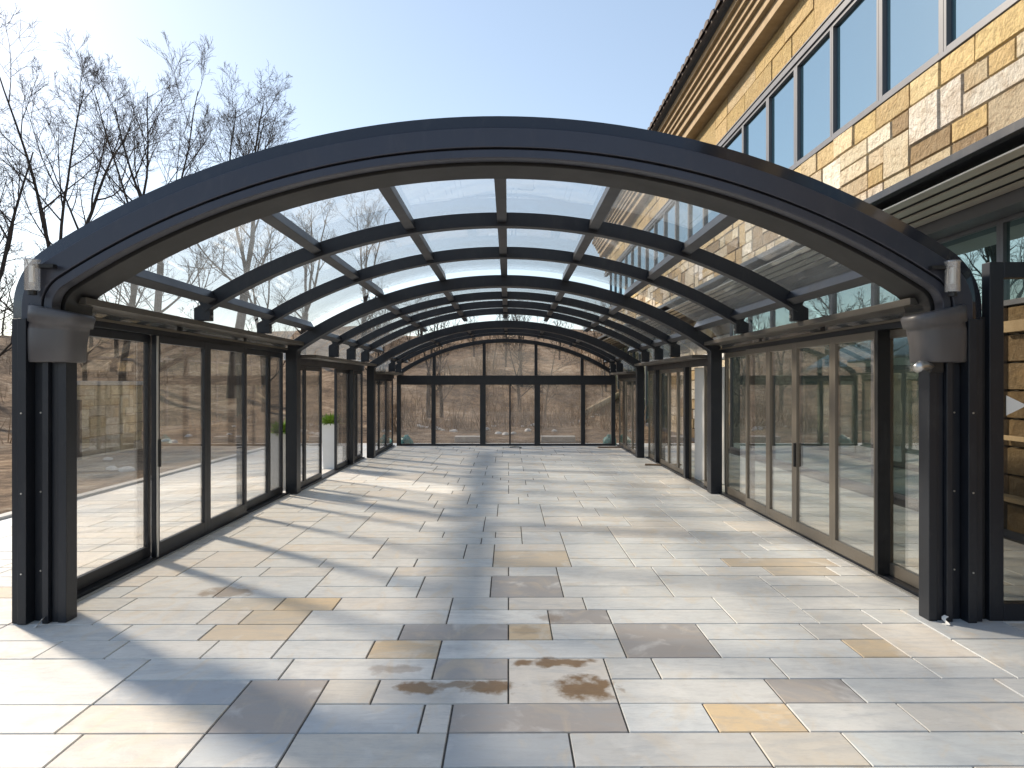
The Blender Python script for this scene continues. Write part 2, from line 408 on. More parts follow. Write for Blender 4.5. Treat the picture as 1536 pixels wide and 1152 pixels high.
def purlin(mb, m, t0, t1, xc, w, y0, y1):
    a = math.asin(xc/(m.R-t0)); s, c = math.sin(a), math.cos(a)
    def pt(t, u): return (X0+(m.R-t)*s+u*c, m.c0+(m.R-t)*c-u*s)
    q = [pt(t0,-w/2),pt(t0,w/2),pt(t1,w/2),pt(t1,-w/2)]
    return mb.loft([[(x,y0,z) for x,z in q],[(x,y1,z) for x,z in q]])
def frame_ring(x, th, y0, y1, z0, z1, st, top, bot):
    b = MB()
    b.box(x-th/2,x+th/2,y0,y0+st,z0,z1).box(x-th/2,x+th/2,y1-st,y1,z0,z1)
    b.box(x-th/2,x+th/2,y0+st,y1-st,z0,z0+bot).box(x-th/2,x+th/2,y0+st,y1-st,z1-top,z1)
    return b
class Local:
    """keeps a thing's Empty at its base while the parts are written in world coordinates"""
    def __init__(s, root): s.root = root; s.off = Vector(root.location)
    def __call__(s, mb, name, mat, parent=None, bevel=0, label=None):
        mb.v = [(x-s.off.x, y-s.off.y, z-s.off.z) for x,y,z in mb.v]
        o = mb.build(name, mat, parent or s.root, bevel)
        if label: o['label'] = label
        return o
def panel(L, x, y0, y1, z0, z1, name, mat, gl, st=.06, top=.07, bot=.10, th=.045, handle=None, label=None, side=1):
    f = L(frame_ring(x, th, y0, y1, z0, z1, st, top, bot), name, mat, None, .003, label)
    L(MB().box(x-.006, x+.006, y0+st-.004, y1-st+.004, z0+bot-.004, z1-top+.004), 'glass_pane', gl, f)
    if handle is not None:
        yh, zh = handle; xi = x - side*(th/2+.012)
        L(MB().box(xi-.012, xi+.012, yh-.016, yh+.016, zh-.13, zh+.13), 'door_handle', M['black'], f, .004)
    return f

M1 = module(3.353, 3.49, 5.8, .45)
M2 = module(3.27, 3.285, 5.6, .22)
M3 = module(3.10, 3.07, 5.4, .22)

def roof_bays(L, m, ribs, t_glass, t_rib, xs, xrail, y_front, y_back, rib_w=.075, zhead=2.2, pur_w=.07):
    """ribs = list of y of thin ribs; glazing bays between"""
    edges = [y_front] + [v for r in ribs for v in (r-rib_w/2, r+rib_w/2)] + [y_back]
    for r in ribs:
        L(curved_pane(MB(), m, t_glass+.012, -xrail-.11, xrail+.11, r-rib_w/2, r+rib_w/2, t_rib-t_glass-.012, 60), 'rib', M['frame'], None, .004)
        for s in (-1,1):
            xa = s*(xrail-.01); xb = s*(xrail+.15); za_ = arcpt(m, t_glass+.06, xrail)[0][1]; zb_ = arcpt(m, t_glass+.06, xrail+.1)[0][1]-.03
            L(MB().loft([[(X0+xa,y,zhead+.002),(X0+xb,y,zhead+.002),(X0+xb,y,zb_),(X0+xa,y,za_)] for y in (r-rib_w*.42, r+rib_w*.42)]), 'rib_shoe', M['frame'], None, .006)
            L(MB().tube([(X0+xa-s*.001,r,zhead+.05),(X0+xa-s*.012,r,zhead+.05)], .014, 10), 'bolt', M['alu'])
    allx = sorted([-xrail]+list(xs)+[xrail])
    for b in range(0, len(edges), 2):
        ya, yb = edges[b], edges[b+1]
        for xc in allx:
            L(purlin(MB(), m, t_glass+.014, t_rib-.035, xc, pur_w, ya+.001, yb-.001), 'purlin', M['frame'], None, .004)
        for xa, xb in zip(allx[:-1], allx[1:]):
            L(curved_pane(MB(), m, t_glass, xa+.004, xb-.004, ya+.002-.03, yb-.002+.03), 'roof_pane', M['roof_glass'])
        for s in (-1,1):
            L(eave_pane(MB(), m, t_glass, s, xrail+.01, zhead+.003, ya+.002, yb-.002), 'eave_pane', M['roof_glass'])

# ---- module 1 (front, largest)
r1 = empty('enclosure_section', (X0,7.4,0), 'largest dark framed glass enclosure section, nearest, with thick front arch and sleeved posts', 'glass enclosure', 'telescoping enclosure sections')
L = Local(r1)
fa = L(arch(MB(), M1, .068, .205, 4.60, 5.02, 2.06), 'front_arch', M['arch'], None, .006)
L(arch(MB(), M1, .218, .276, 4.604, 4.70, 2.06), 'arch_inner_band', M['arch'], fa, .006)
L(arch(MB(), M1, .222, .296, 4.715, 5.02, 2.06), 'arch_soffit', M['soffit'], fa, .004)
L(arch(MB(), M1, .203, .222, 4.635, 4.98, 2.06), 'arch_groove', M['black'], fa)
a_ = prof(M1,-.035,1.2); b_ = prof(M1,.056,1.2)
L(MB().strip([(X0+x,4.665,z) for x,z in a_],[(X0+x,4.635,z) for x,z in b_],[(X0+x,5.20,z) for x,z in b_],[(X0+x,5.2,z) for x,z in a_]), 'arch_top_lip', M['lip'], fa)
L(arch(MB(), M1, .055, .072, 4.65, 5.05, 2.06), 'arch_seal', M['black'], fa)
ribs1 = [6.70, 8.36]
roof_bays(L, M1, ribs1, .115, .265, (-1.86,-.925,0,.925,1.86), 2.92, 5.02, 9.96, rib_w=.11, zhead=2.28, pur_w=.095)
def post(L, s):
    p = MB()
    def bx(a,b,y0,y1,z1=2.10):
        xa, xb = X0+s*a, X0+s*b; p.box(min(xa,xb),max(xa,xb),y0,y1,0.001,z1)
    bx(3.353,3.297,4.604,5.03); bx(3.295,3.235,4.575,4.96); bx(3.233,3.145,4.66,4.80); bx(3.143,3.10,4.60,4.78); bx(3.098,3.05,4.635,4.76); bx(3.048,2.99,4.62,4.74)
    o = L(p, 'post', M['frame'], None, .004)
    for z in (.35,.9,1.45):
        for a in (3.19,3.265):
            xx = X0+s*a; yy = 4.66 if a < 3.2 else 4.575
            L(MB().tube([(xx,yy+.002,z),(xx,yy-.006,z)], .006, 8), 'screw', M['alu'], o)
    rings = []; cx = X0+s*3.095
    for (z, rx, ry, sh, tilt) in ((1.80,.160,.125,0,0),(1.812,.168,.132,0,0),(1.93,.172,.136,0,0),(2.02,.178,.142,.010,.05),(2.06,.174,.138,.018,.12),(2.066,.19,.15,.02,.14),(2.16,.195,.155,.035,.22),(2.175,.18,.14,.035,.22)):
        ring = []
        for k in range(28):
            a = 2*math.pi*k/28; ca, sa = math.cos(a), math.sin(a)
            ca = math.copysign(abs(ca)**.72, ca); sa = math.copysign(abs(sa)**.72, sa)
            x = cx - s*sh + rx*ca; y = 4.69+ry*sa
            ring.append((x, y, z + tilt*(-s)*(x-cx)*-1))
        rings.append(ring if s > 0 else ring)
    cb = MB(); cb.smooth = True
    L(cb.loft(rings), 'sleeve', M['collar'], o, .0)
for s in (-1,1): post(L, s)
for s in (-1,1):
    xw = X0+s*3.31
    xi_ = X0+s*2.99; L(MB().box(xw-.055,xw+.05,4.82,9.97,2.11,2.278), 'head_rail', M['frame'], None, .004)
    L(MB().box(min(xi_,xw-s*.057),max(xi_,xw-s*.057),4.82+.02,9.97,2.278-.05,2.278), 'head_ledge', M['ledge'], None, .003)
    hl = MB(); hl.box(X0+s*3.235-.008, X0+s*3.235+.008, 4.9, 9.97, 2.16, 2.18); L(hl, 'door_track', M['sunlit'])
    gx_ = X0+s*3.44
    L(MB().box(min(gx_-.07,gx_+.07),max(gx_-.07,gx_+.07),5.1,10.0,2.19,2.205).box(gx_+s*.055-.008,gx_+s*.055+.008,5.1,10.0,2.207,2.33), 'gutter', M['white'])  # white colour stands in for sun glare on the metal gutter
    L(MB().box(xw-.075,xw+.075,4.82,9.97,.001,.028), 'floor_track', M['frame'], None, .003)
    e = MB(); xe = X0+s*3.2; e.box(xe-.006,xe+.006,5.05,9.97,.002,.012); L(e, 'track_edge', M['alu'])
xL = X0-3.325; xLi = X0-3.255; xR = X0+3.325; xRi = X0+3.25
for (a,b) in ((4.82,6.30),(8.38,9.40),(9.40,9.97)): panel(L, xL, a, b, .03, 2.108, 'fixed_window', M['frame'], M['wall_glass'], st=.055)
for (a,b,hd) in ((6.25,7.33,6.29),(7.33,8.42,None)): panel(L, xLi, a, b, .03, 2.108, 'sliding_door', M['frame'], M['wall_glass'], st=.075, bot=.12, handle=(hd,1.0) if hd else None, side=-1)
L(MB().box(xLi+.026,xLi+.034,6.256,6.282,.03,2.1), 'edge_strip', M['alu'])
for (a,b) in ((4.82,5.72),(8.86,9.97)): panel(L, xR, a, b, .03, 2.108, 'fixed_window', M['sunlit'], M['wall_glass'], st=.055)
for (a,b,hd) in ((5.70,6.50,None),(6.50,7.37,7.33),(7.37,8.12,None),(8.12,8.88,None)): panel(L, xRi, a, b, .03, 2.108, 'sliding_door', M['sunlit'], M['wall_glass'], st=.06, bot=.11, handle=(hd,.87) if hd else None, side=1)
L(MB().box(xRi-.05,xRi+.06,5.645,5.697,.03,2.108), 'door_post', M['black'], None, .004)

# ---- module 2
r2 = empty('enclosure_section', (X0,12.4,0), 'middle glass enclosure section with four closely spaced dark ribs', 'glass enclosure', 'telescoping enclosure sections')
L = Local(r2)
L(arch(MB(), M2, .0, .17, 9.98, 10.18, .001), 'front_arch', M['frame'], None, .008)
for s in (-1,1):
    xa = X0+s*3.10; 0 and L(MB().tube([(xa-s*.02,9.985,2.02),(xa-s*.02,9.955,2.02)], .02, 12), 'bolt', M['alu'])
roof_bays(L, M2, [11.22,12.45,13.66], .07, .205, (-1.80,-.9,0,.9,1.80), 2.80, 10.18, 14.86, rib_w=.10, zhead=2.10, pur_w=.09)
for s in (-1,1):
    xw = X0+s*3.205
    xi_ = X0+s*2.87; L(MB().box(xw-.055,xw+.05,10.182,14.87,1.94,2.098), 'head_rail', M['frame'], None, .004)
    L(MB().box(min(xi_,xw-s*.057),max(xi_,xw-s*.057),10.182+.02,14.87,2.098-.05,2.098), 'head_ledge', M['ledge'], None, .003)
    gx_ = X0+s*3.33; L(MB().box(gx_-.06,gx_+.06,10.22,14.8,2.02,2.035).box(gx_+s*.045-.008,gx_+s*.045+.008,10.22,14.8,2.037,2.15), 'gutter', M['white'])  # gutter again white, sun glare carried by its colour
    L(MB().box(xw-.07,xw+.07,10.18,14.86,.001,.028), 'floor_track', M['frame'])
for a,b in ((10.18,10.67),(10.67,11.62),(12.6,13.6),(13.6,14.3),(14.3,14.86)):
    panel(L, X0-3.205, a, b, .03, 1.938, 'fixed_window' if a < 10.5 or a > 13.5 else 'sliding_door', M['frame'], M['wall_glass'], st=.05, bot=.08)
L(MB().box(X0-3.17,X0-3.09,13.56,13.66,.03,1.938), 'wall_post', M['frame'])
for a,b in ((10.18,10.62),(11.5,12.3),(12.3,13.0),(13.0,13.8),(13.8,14.86)):
    panel(L, X0+3.205, a, b, .03, 1.938, 'fixed_window' if a < 10.5 or a > 13.5 else 'sliding_door', M['sunlit'], M['wall_glass'], st=.05, bot=.08)
L(MB().box(X0+3.10,X0+3.17,11.44,11.56,.03,1.938), 'wall_post', M['frame'])
L(MB().box(X0+3.10,X0+3.17,13.74,13.86,.03,1.938), 'wall_post', M['frame'])

# ---- module 3
r3 = empty('enclosure_section', (X0,16.3,0), 'smallest and farthest glass enclosure section in front of the end wall', 'glass enclosure', 'telescoping enclosure sections')
L = Local(r3)
L(arch(MB(), M3, .0, .165, 14.88, 15.06, .001), 'front_arch', M['frame'], None, .008)
roof_bays(L, M3, [15.98,16.9], .07, .18, (-1.72,-.86,0,.86,1.72), 2.66, 15.06, 17.76, zhead=1.94)
for s in (-1,1):
    xw = X0+s*3.03
    xi_ = X0+s*2.73; L(MB().box(xw-.055,xw+.05,15.062,17.76,1.79,1.938), 'head_rail', M['frame'], None, .004)
    L(MB().box(min(xi_,xw-s*.057),max(xi_,xw-s*.057),15.062+.02,17.76,1.938-.05,1.938), 'head_ledge', M['ledge'], None, .003)
    L(MB().box(xw-.07,xw+.07,15.06,17.76,.001,.028), 'floor_track', M['frame'])
    for a,b in ((15.06,15.9),(15.9,16.8),(16.8,17.76)):
        panel(L, xw, a, b, .03, 1.788, 'fixed_window', M['frame'] if s < 0 else M['sunlit'], M['wall_glass'], st=.045, bot=.07)

# ---- glazed end wall
re = empty('glazed_end_wall', (X0,17.86,0), 'arched glass end wall with thick dark transom and upright mullions facing the wooded slope', 'glass wall')
L = Local(re); ME = module(3.08, 3.05, 5.4, .40)
L(arch(MB(), ME, .19, .29, 17.78, 17.94, 1.88), 'end_arch', M['frame'], None, .004)
xo = ME.hw-.16
L(MB().box(X0-xo,X0+xo,17.79,17.93,1.63,1.879), 'transom', M['frame'], None, .005)
L(MB().box(X0-xo,X0+xo,17.80,17.92,.001,.05), 'sill', M['frame'])
def arc_z(x, t): return ME.c0+math.sqrt((ME.R-t)**2-x*x)
lower = [-2.01,-.69,.035,.765,1.99]; upper = [-1.99,-.655,.73,1.965]
for x in lower:
    w = .055 if abs(x) > 1.5 else .02 if abs(x) < .1 else .075
    L(MB().box(x-w,x+w,17.80,17.92,.051,1.629), 'mullion', M['frame'])
for x in upper: L(MB().box(x-.04,x+.04,17.80,17.92,1.88,arc_z(x-X0,.27)), 'mullion', M['frame'])
for s in (-1,1): L(MB().box(X0+s*(xo-.05)-.05,X0+s*(xo-.05)+.05,17.80,17.92,.051,1.629), 'end_post', M['frame'])
b = [X0-xo+.1]+lower+[X0+xo-.1]
for xa,xb in zip(b[:-1],b[1:]):
    L(MB().box(xa+.01,xb-.01,17.855,17.865,.045,1.635), 'glass_pane', M['end_glass'])
b = [X0-2.78]+upper+[X0+2.78]
for xa,xb in zip(b[:-1],b[1:]):
    n = 8; A=[];Bq=[]
    xsn = [xa+.005+(xb-xa-.01)*i/n for i in range(n+1)]
    top = [(x, arc_z(x-X0,.28)) for x in xsn]
    mb = MB()
    mb.strip([(x,17.855,1.87) for x in xsn],[(x,17.865,1.87) for x in xsn],[(x,17.865,max(z,1.875)) for x,z in top],[(x,17.855,max(z,1.875)) for x,z in top])
    L(mb, 'glass_pane', M['end_glass'])

# ------------------------------------------------------------------ small things on the enclosure
def cup(x, z, s, label):
    r = empty('arch_lamp', (x,4.56,z), label, 'lamp', 'clear cylinder lamps on the front arch')
    b = MB(); b.smooth = True
    prof_ = [(.044,-.105),(.046,-.10),(.046,.09),(.05,.095),(.05,.105)]
    b.loft([[(rr*math.cos(2*math.pi*k/24), rr*math.sin(2*math.pi*k/24)-.02, zz) for k in range(24)] for rr,zz in prof_], cap=True)
    b.build('shade', M['acrylic'], r)
    MB().tube([(0,-.02,-.05),(0,-.02,.06)], .018, 12).build('bulb_holder', M['alu'], r)
    MB().box(min(0,-s*.14),max(0,-s*.14),-.022,.02,.05,.075).build('bracket', M['soffit'], r)
    MB().tube([(0,-.02,-.107),(0,-.02,-.135)], .028, 12).build('end_cap', M['black'], r)
cup(X0-3.165, 2.39, -1, 'clear plastic cylinder lamp on the left shoulder of the front arch')
cup(X0+3.10, 2.385, 1, 'clear plastic cylinder lamp on the right shoulder of the front arch')
r = empty('spotlight', (X0+2.93,4.60,1.775), 'small metal spotlight below the sleeve of the right front post', 'spotlight')
b = MB(); b.smooth = True; b.tube([(.09,.02,-.005),(.02,-.01,0),(-.03,-.03,.0),(-.07,-.05,-.02)], [.012,.03,.036,.03], 14); b.build('lamp_head', M['alu'], r)
MB().box(.06,.15,.0,.06,-.045,.04).build('bracket', M['black'], r, .005)
for (x,y,lab) in ((X0-3.13,4.55,'small pale plastic strip curling at the foot of the left front post'),(X0+3.07,4.56,'small pale plastic strip curling at the foot of the right front post')):
    b = MB(); n = 6
    A = [(-.03+.05*i/n, -.02*math.sin(i), .002+.045*(i/n)**2) for i in range(n+1)]
    b.strip([(a,c-.012,z) for a,c,z in A],[(a+.012,c+.02,z) for a,c,z in A],[(a+.012,c+.02,z+.003) for a,c,z in A],[(a,c-.012,z+.003) for a,c,z in A])
    o = b.build('plastic_strip', M['white']); o.location = (x,y,.002); o.rotation_euler.z = .6
    tag(o, lab, 'plastic strip')

# ------------------------------------------------------------------ stone building on the right
FX = 5.20
rb = empty('stone_building', (FX,10,0), 'sandstone building with ribbon windows, tiled eaves and metal canopy on the right', 'building')
L = Local(rb)
YA, YB = -7., 36.
SILL, HEAD, FRZ = 5.55, 7.42, 8.48
def stones(mb, x, y0, y1, z0, z1, uy, uz, sizes, rng, pal, prot=.032):
    ny = int(round((y1-y0)/uy)); nz = max(1, int(round((z1-z0)/uz))); uz = (z1-z0)/nz
    for (i,j,w,h,c) in pack(ny, nz, sizes, rng):
        a = y0+i*uy+.006; b = y0+(i+w)*uy-.006; lo = z0+j*uz+.005; hi = z0+(j+h)*uz-.005
        q = rng.random(); acc = 0
        for p_, cc in pal:
            acc += p_
            if q <= acc: c = cc; break
        else: c = pal[-1][1]
        k = rng.uniform(.8,1.12); c = (c[0]*k, c[1]*k, c[2]*k*rng.uniform(.9,1.05), 1)
        d = rng.uniform(.002, prot); e = .012
        n = len(mb.v)
        mb.v += [(x+.03,a,lo),(x+.03,b,lo),(x+.03,b,hi),(x+.03,a,hi)]
        mb.v += [(x-d+rng.uniform(-.004,.004),a+e,lo+e),(x-d+rng.uniform(-.004,.004),b-e,lo+e),(x-d+rng.uniform(-.004,.004),b-e,hi-e),(x-d+rng.uniform(-.004,.004),a+e,hi-e)]
        for f in ((4,7,6,5),(0,4,5,1),(1,5,6,2),(2,6,7,3),(3,7,4,0)): mb.f.append(tuple(n+t for t in f)); mb.c.append(c)
rng2 = random.Random(5)
PAL = [(.20,(.47,.35,.19)),(.24,(.60,.53,.42)),(.18,(.49,.41,.29)),(.14,(.28,.205,.13)),(.24,(.68,.64,.57))]
PALG = [(.6,(.48,.36,.18)),(.4,(.54,.43,.26))]
w = MB()
stones(w, FX, YA, YB, 3.70, SILL-.33, .2, .27, [(3,1),(4,1),(2,1),(3,2),(5,1),(2,2),(4,1)], rng2, PAL)
stones(w, FX, YA, YB, SILL-.325, SILL, .2, .325, [(3,1),(4,1),(3,1)], rng2, [(.6,(.57,.44,.24)),(.4,(.64,.53,.34))])
L(w, 'wall', M['stone']); w = MB()
stones(w, FX, YA, YB, HEAD+.16, FRZ, .3, .46, [(4,1),(5,1),(6,2),(3,1)], rng2, PALG, .03)
L(w, 'frieze', M['stone'])
L(MB().box(FX+.02,FX+.5,YA,YB,3.62,SILL+.001), 'wall_core', M['mortar']); L(MB().box(FX+.02,FX+.5,YA,YB,HEAD+.1,FRZ), 'frieze_core', M['mortar'])
L(MB().box(FX+.5,FX+8,YA,YB,3.66,9.2), 'inner_block', M['interior'])
# windows
yb = [-6.5,-5.1,-3.7,-2.3,-.9,.5,1.9,3.25,4.6,6.4,7.95,9.35,10.72,12.05,13.4,14.8,16.3,17.8,19.3,20.8,22.3,23.8,25.3,26.8,28.3,29.8,31.3,32.8,34.3]
L(MB().box(FX-.03,FX+.12,YA,YB,HEAD+.02,HEAD+.14).box(FX-.05,FX+.02,YA,YB,HEAD+.142,HEAD+.17).box(FX-.02,FX+.12,YA,YB,SILL+.002,SILL+.06), 'window_band', M['winframe'], None, .004)
for a,b in zip(yb[:-1],yb[1:]):
    mw = .09 if abs(a-7.95) < .1 or abs(a-3.25) < .1 or abs(a-12.05) < .1 else .05
    f = L(frame_ring(FX+.05, .1, a+.003, b-.003, SILL+.062, HEAD+.018, mw, .06, .05), 'window', M['winframe'], None, .004)
    L(MB().box(FX+.06,FX+.075,a+mw-.003,b-mw+.003,SILL+.10,HEAD-.03), 'pane', M['sky_window'], f)
# eaves
ev = [(FX+.2,8.485),(4.90,8.485),(4.90,8.70),(4.80,8.70),(4.80,8.86),(4.72,8.86),(4.72,8.97),(4.66,8.97),(4.66,9.08),(4.58,9.08),(4.58,9.19),(4.50,9.19),(4.50,9.32),(FX+.2,9.32)]
L(MB().loft([[(x,YA,z) for x,z in ev],[(x,YB,z) for x,z in ev]]), 'eaves_moulding', M['fascia'])
rf = MB()
n = int((YB-YA)/.40)
for k in range(n):
    yc = YA+.2+k*.40
    pr = [(.17*math.cos(math.pi*i/8), .13*math.sin(math.pi*i/8)) for i in range(9)]
    A = [(4.26,yc+u,9.37+v) for u,v in pr]; B_2 = [(9.0,yc+u,11.9+v) for u,v in pr]
    nn = len(rf.v); rf.v += A+B_2
    for i in range(8): rf.f.append((nn+i,nn+i+1,nn+9+i+1,nn+9+i))
    rf.f.append(tuple(nn+i for i in range(9)))
rf.loft([[(4.32,YA,9.33),(4.32,YB,9.33),(4.32,YB,9.38),(4.32,YA,9.38)],[(9,YA,11.85),(9,YB,11.85),(9,YB,11.92),(9,YA,11.92)]])
L(rf, 'roof', M['tile'])
# canopy
cn = L(MB().box(4.03,4.10,YA,YB,3.66,3.74).box(4.10,FX+.2,YA,YB,3.66,3.72), 'canopy', M['frame'], None, .004)
for k in range(4):
    a = 4.19+k*.235
    L(MB().loft([[(a-.03,Y_,3.572),(a+.155,Y_,3.588),(a+.155,Y_,3.605),(a-.03,Y_,3.587)] for Y_ in (YA,YB)]), 'slat', M['slat'], cn)
L(MB().box(5.08,5.50,YA,YB,3.46,3.655), 'canopy_beam', M['winframe'])
# ground floor
L(MB().box(5.44,5.9,YA,YB,-.1,.06), 'plinth', M['winframe'])
ys_ = [7.3+1.2785*i for i in range(8)]; ys2 = [22.22+1.35*i for i in range(11)]
for a,bb in list(zip(ys_[:-1],ys_[1:]))+list(zip(ys2[:-1],ys2[1:])):
    f = L(frame_ring(5.44,.09,a,bb,.06,3.46,.05,.05,.06).box(5.40,5.48,a+.05,bb-.05,2.5,2.56), 'window', M['winframe'], None, .004)
    L(MB().box(5.435,5.45,a+.048,bb-.048,.11,2.502), 'pane', M['shop_glass'], f); L(MB().box(5.435,5.45,a+.048,bb-.048,2.558,3.412), 'pane', M['shop_glass'], f)
for a,bb in ((-6.9,-4.2),(-4.2,-1.5),(-1.5,1.2),(1.2,4.3),(4.3,5.8),(5.8,7.3)):
    f = L(frame_ring(5.44,.09,a,bb,2.5,3.46,.05,.05,.06), 'window', M['winframe'], None, .004)
    L(MB().box(5.435,5.45,a+.048,bb-.048,2.555,3.412), 'pane', M['shop_glass'], f)
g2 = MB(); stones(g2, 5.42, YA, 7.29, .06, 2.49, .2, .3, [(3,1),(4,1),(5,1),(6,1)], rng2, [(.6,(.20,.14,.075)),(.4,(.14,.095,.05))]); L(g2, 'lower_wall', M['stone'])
g3 = MB(); stones(g3, 5.42, 16.25, 22.2, .06, 3.46, .2, .28, [(3,1),(4,1),(2,1),(5,1),(3,2)], rng2, PAL); L(g3, 'lower_wall', M['stone'])
L(MB().box(5.5,6.2,YA,YB,.0,3.66), 'inner_block', M['interior'])
L(MB().box(5.30,5.36,4.2,7.2,2.2,2.32).box(5.30,5.36,4.2,7.2,1.05,1.10).box(5.2,5.36,4.2,7.2,.42,.47), 'ledge', M['fascia'], None, .004)

# glazed panel facing the camera, right edge
rp = empty('glazed_entrance', (4.1,4.66,0), 'black framed glass entrance with small white triangle at the right edge', 'glass entrance')
L = Local(rp)
p = MB(); x0,x1 = 3.345,4.75
p.box(x0,x0+.10,4.62,4.70,.001,2.50).box(x1-.1,x1,4.62,4.70,.001,2.50).box(x0+.1,x1-.1,4.62,4.70,.001,.12).box(x0+.1,x1-.1,4.62,4.70,2.39,2.50)
L(p, 'door_frame', M['frame'], None, .004)
L(MB().box(x0+.096,x1-.096,4.655,4.665,.116,2.394), 'glass_pane', M['dark_glass'])
t_ = MB(); t_.loft([[(3.485,4.650,1.43),(3.485,4.650,1.57),(3.63,4.650,1.50)],[(3.485,4.653,1.43),(3.485,4.653,1.57),(3.63,4.653,1.50)]]); L(t_, 'triangle_sticker', M['white'])
L(MB().box(3.29,3.343,4.66,4.74,.001,2.12), 'side_jamb', M['black'])
# white door standing open behind the right wall
rd = empty('open_door', (3.45,11.0,0), 'white door leaf standing open in the right glass wall', 'door')
L = Local(rd)
lf = MB(); d_ = Vector((.30,-.62,0)).normalized(); n_ = Vector((d_.y,-d_.x,0)); h_ = Vector((3.23,11.46,0))
def dpt(u, v, z): q = h_+d_*u+n_*v; return (q.x,q.y,z)
L(lf.loft([[dpt(0,0,z),dpt(.70,0,z),dpt(.70,.04,z),dpt(0,.04,z)] for z in (.02,1.93)]), 'door_leaf', M['white'], None, .006)
L(MB().tube([dpt(.52,.02,.98),dpt(.52,.08,.98),dpt(.40,.08,.98)], .012, 8), 'handle', M['alu'])
L(MB().tube([dpt(.52,.02,.98),dpt(.52,-.05,.98),dpt(.40,-.05,.98)], .012, 8), 'handle', M['alu'])

rg = empty('reflection_wall', (-9.8,15.6,0), 'low yellow sandstone stand-in for the building mirrored in the near left pane', 'wall')  # wall added in place of the sunlit building's mirror image
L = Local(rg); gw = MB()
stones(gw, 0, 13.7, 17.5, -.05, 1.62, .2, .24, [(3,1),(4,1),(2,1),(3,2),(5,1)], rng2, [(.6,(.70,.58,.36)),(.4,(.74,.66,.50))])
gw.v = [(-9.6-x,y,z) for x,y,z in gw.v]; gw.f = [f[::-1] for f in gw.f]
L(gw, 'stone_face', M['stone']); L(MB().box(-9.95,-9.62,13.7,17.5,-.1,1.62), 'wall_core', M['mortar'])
L(MB().box(-10.,-9.54,13.65,17.55,1.622,1.72), 'coping', M['kerb'], None, .01); L(MB().box(-9.56,-9.5,14.75,14.9,-.05,1.3), 'reflected_upright', M['frame'], None, .01)

# ------------------------------------------------------------------ planters
def leaf_clump(rng, n, r, h):
    b = MB()
    for i in range(n):
        a = rng.uniform(0,6.28); el = rng.uniform(.2,1.4); ln = rng.uniform(.6,1.)*h
        d = Vector((math.cos(a)*math.cos(el), math.sin(a)*math.cos(el), math.sin(el))); o = Vector((math.cos(a)*r*.3*rng.random(), math.sin(a)*r*.3*rng.random(), 0))
        s = d.cross(Vector((0,0,1))).normalized()*rng.uniform(.012,.024); tip = o+d*ln+Vector((0,0,-.25*ln*math.cos(el))); mid = o+d*ln*.55
        b.quad(tuple(o), tuple(mid-s), tuple(tip), tuple(mid+s))
    return b
pl = empty('tall_planter', (-3.50,13.1,0), 'tall white planter with leafy plant outside the left glass, the farther of the two', 'planter', 'white planters outside the left wall')
b = MB(); n = 4
b.loft([[(-.11,-.11,0),(.11,-.11,0),(.11,.11,0),(-.11,.11,0)],[(-.14,-.14,.88),(.14,-.14,.88),(.14,.14,.88),(-.14,.14,.88)],[(-.12,-.12,.88),(.12,-.12,.88),(.12,.12,.88),(-.12,.12,.88)],[(-.12,-.12,.83),(.12,-.12,.83),(.12,.12,.83),(-.12,.12,.83)]])
b.build('pot', M['planter'], pl, .006)
MB().box(-.118,.118,-.118,.118,.80,.845).build('soil', M['soil'], pl)
o = leaf_clump(random.Random(3), 170, .3, .30).build('foliage', M['leaf'], pl); o.location = (0,0,.845)
copy_tree(pl, (-3.60,10.55,0), 1.0, 1, 'tall white planter with leafy plant outside the left glass, the nearer of the two')

# ------------------------------------------------------------------ far small things
def mound(seed, sx, sy, sz, mat, name):
    b = MB(); b.smooth = True; rings = []; n = 18
    for j in range(7):
        el = j/6*math.pi/2; ring = []
        for k in range(n):
            a = 2*math.pi*k/n; d = Vector((math.cos(a)*math.cos(el), math.sin(a)*math.cos(el), math.sin(el)))
            q = 1+.35*mnoise.noise(d*2.1+Vector((seed,0,0)))
            ring.append((d.x*sx*q, d.y*sy*q, max(0,d.z*sz*q)))
        rings.append(ring)
    b.loft(rings); return b.build(name, mat)
o = mound(1.3,.20,.22,.23,M['tarp'],'tarpaulin_heap'); o.location = (-2.80,18.2,0); tag(o, 'teal tarpaulin heap beyond the left corner of the end wall', 'tarpaulin')
o = mound(6.1,.20,.22,.25,M['tarp'],'tarpaulin_heap'); o.location = (2.76,18.2,0); tag(o, 'teal tarpaulin heap beyond the right corner of the end wall', 'tarpaulin')
for (x,y,rz,lx,lab) in ((2.62,17.25,.1,.62,'thin brown board lying on the floor by the far right corner'),(2.98,13.5,-.25,.42,'short brown board lying on the floor beside the right wall')):
    o = MB().box(-lx/2,lx/2,-.07,.07,.0,.025).build('plank', M['plank'], None, .004); o.location = (x,y,.002); o.rotation_euler.z = rz; tag(o, lab, 'board')
b = MB(); b.tube([(.0,0,.012),(.12,.08,.012),(.24,.02,.012),(.30,-.15,.012),(.26,-.25,.012)], .011, 6); o = b.build('cable', M['black']); o.location = (.03,17.3,.001); tag(o, 'short black cable lying on the floor before the end wall', 'cable')
for (x,y,l,lab) in ((-1.15,19.6,.85,'pale concrete block beyond the end wall, left of the middle'),(1.45,19.6,1.0,'pale concrete block beyond the end wall, right of the middle')):
    o = MB().box(-l/2,l/2,-.2,.2,0,.17).build('concrete_block', M['kerb'], None, .012); o.location = (x,y,-.05); tag(o, lab, 'block')
p0 = ground_at(876,624); p1 = ground_at(938,591)
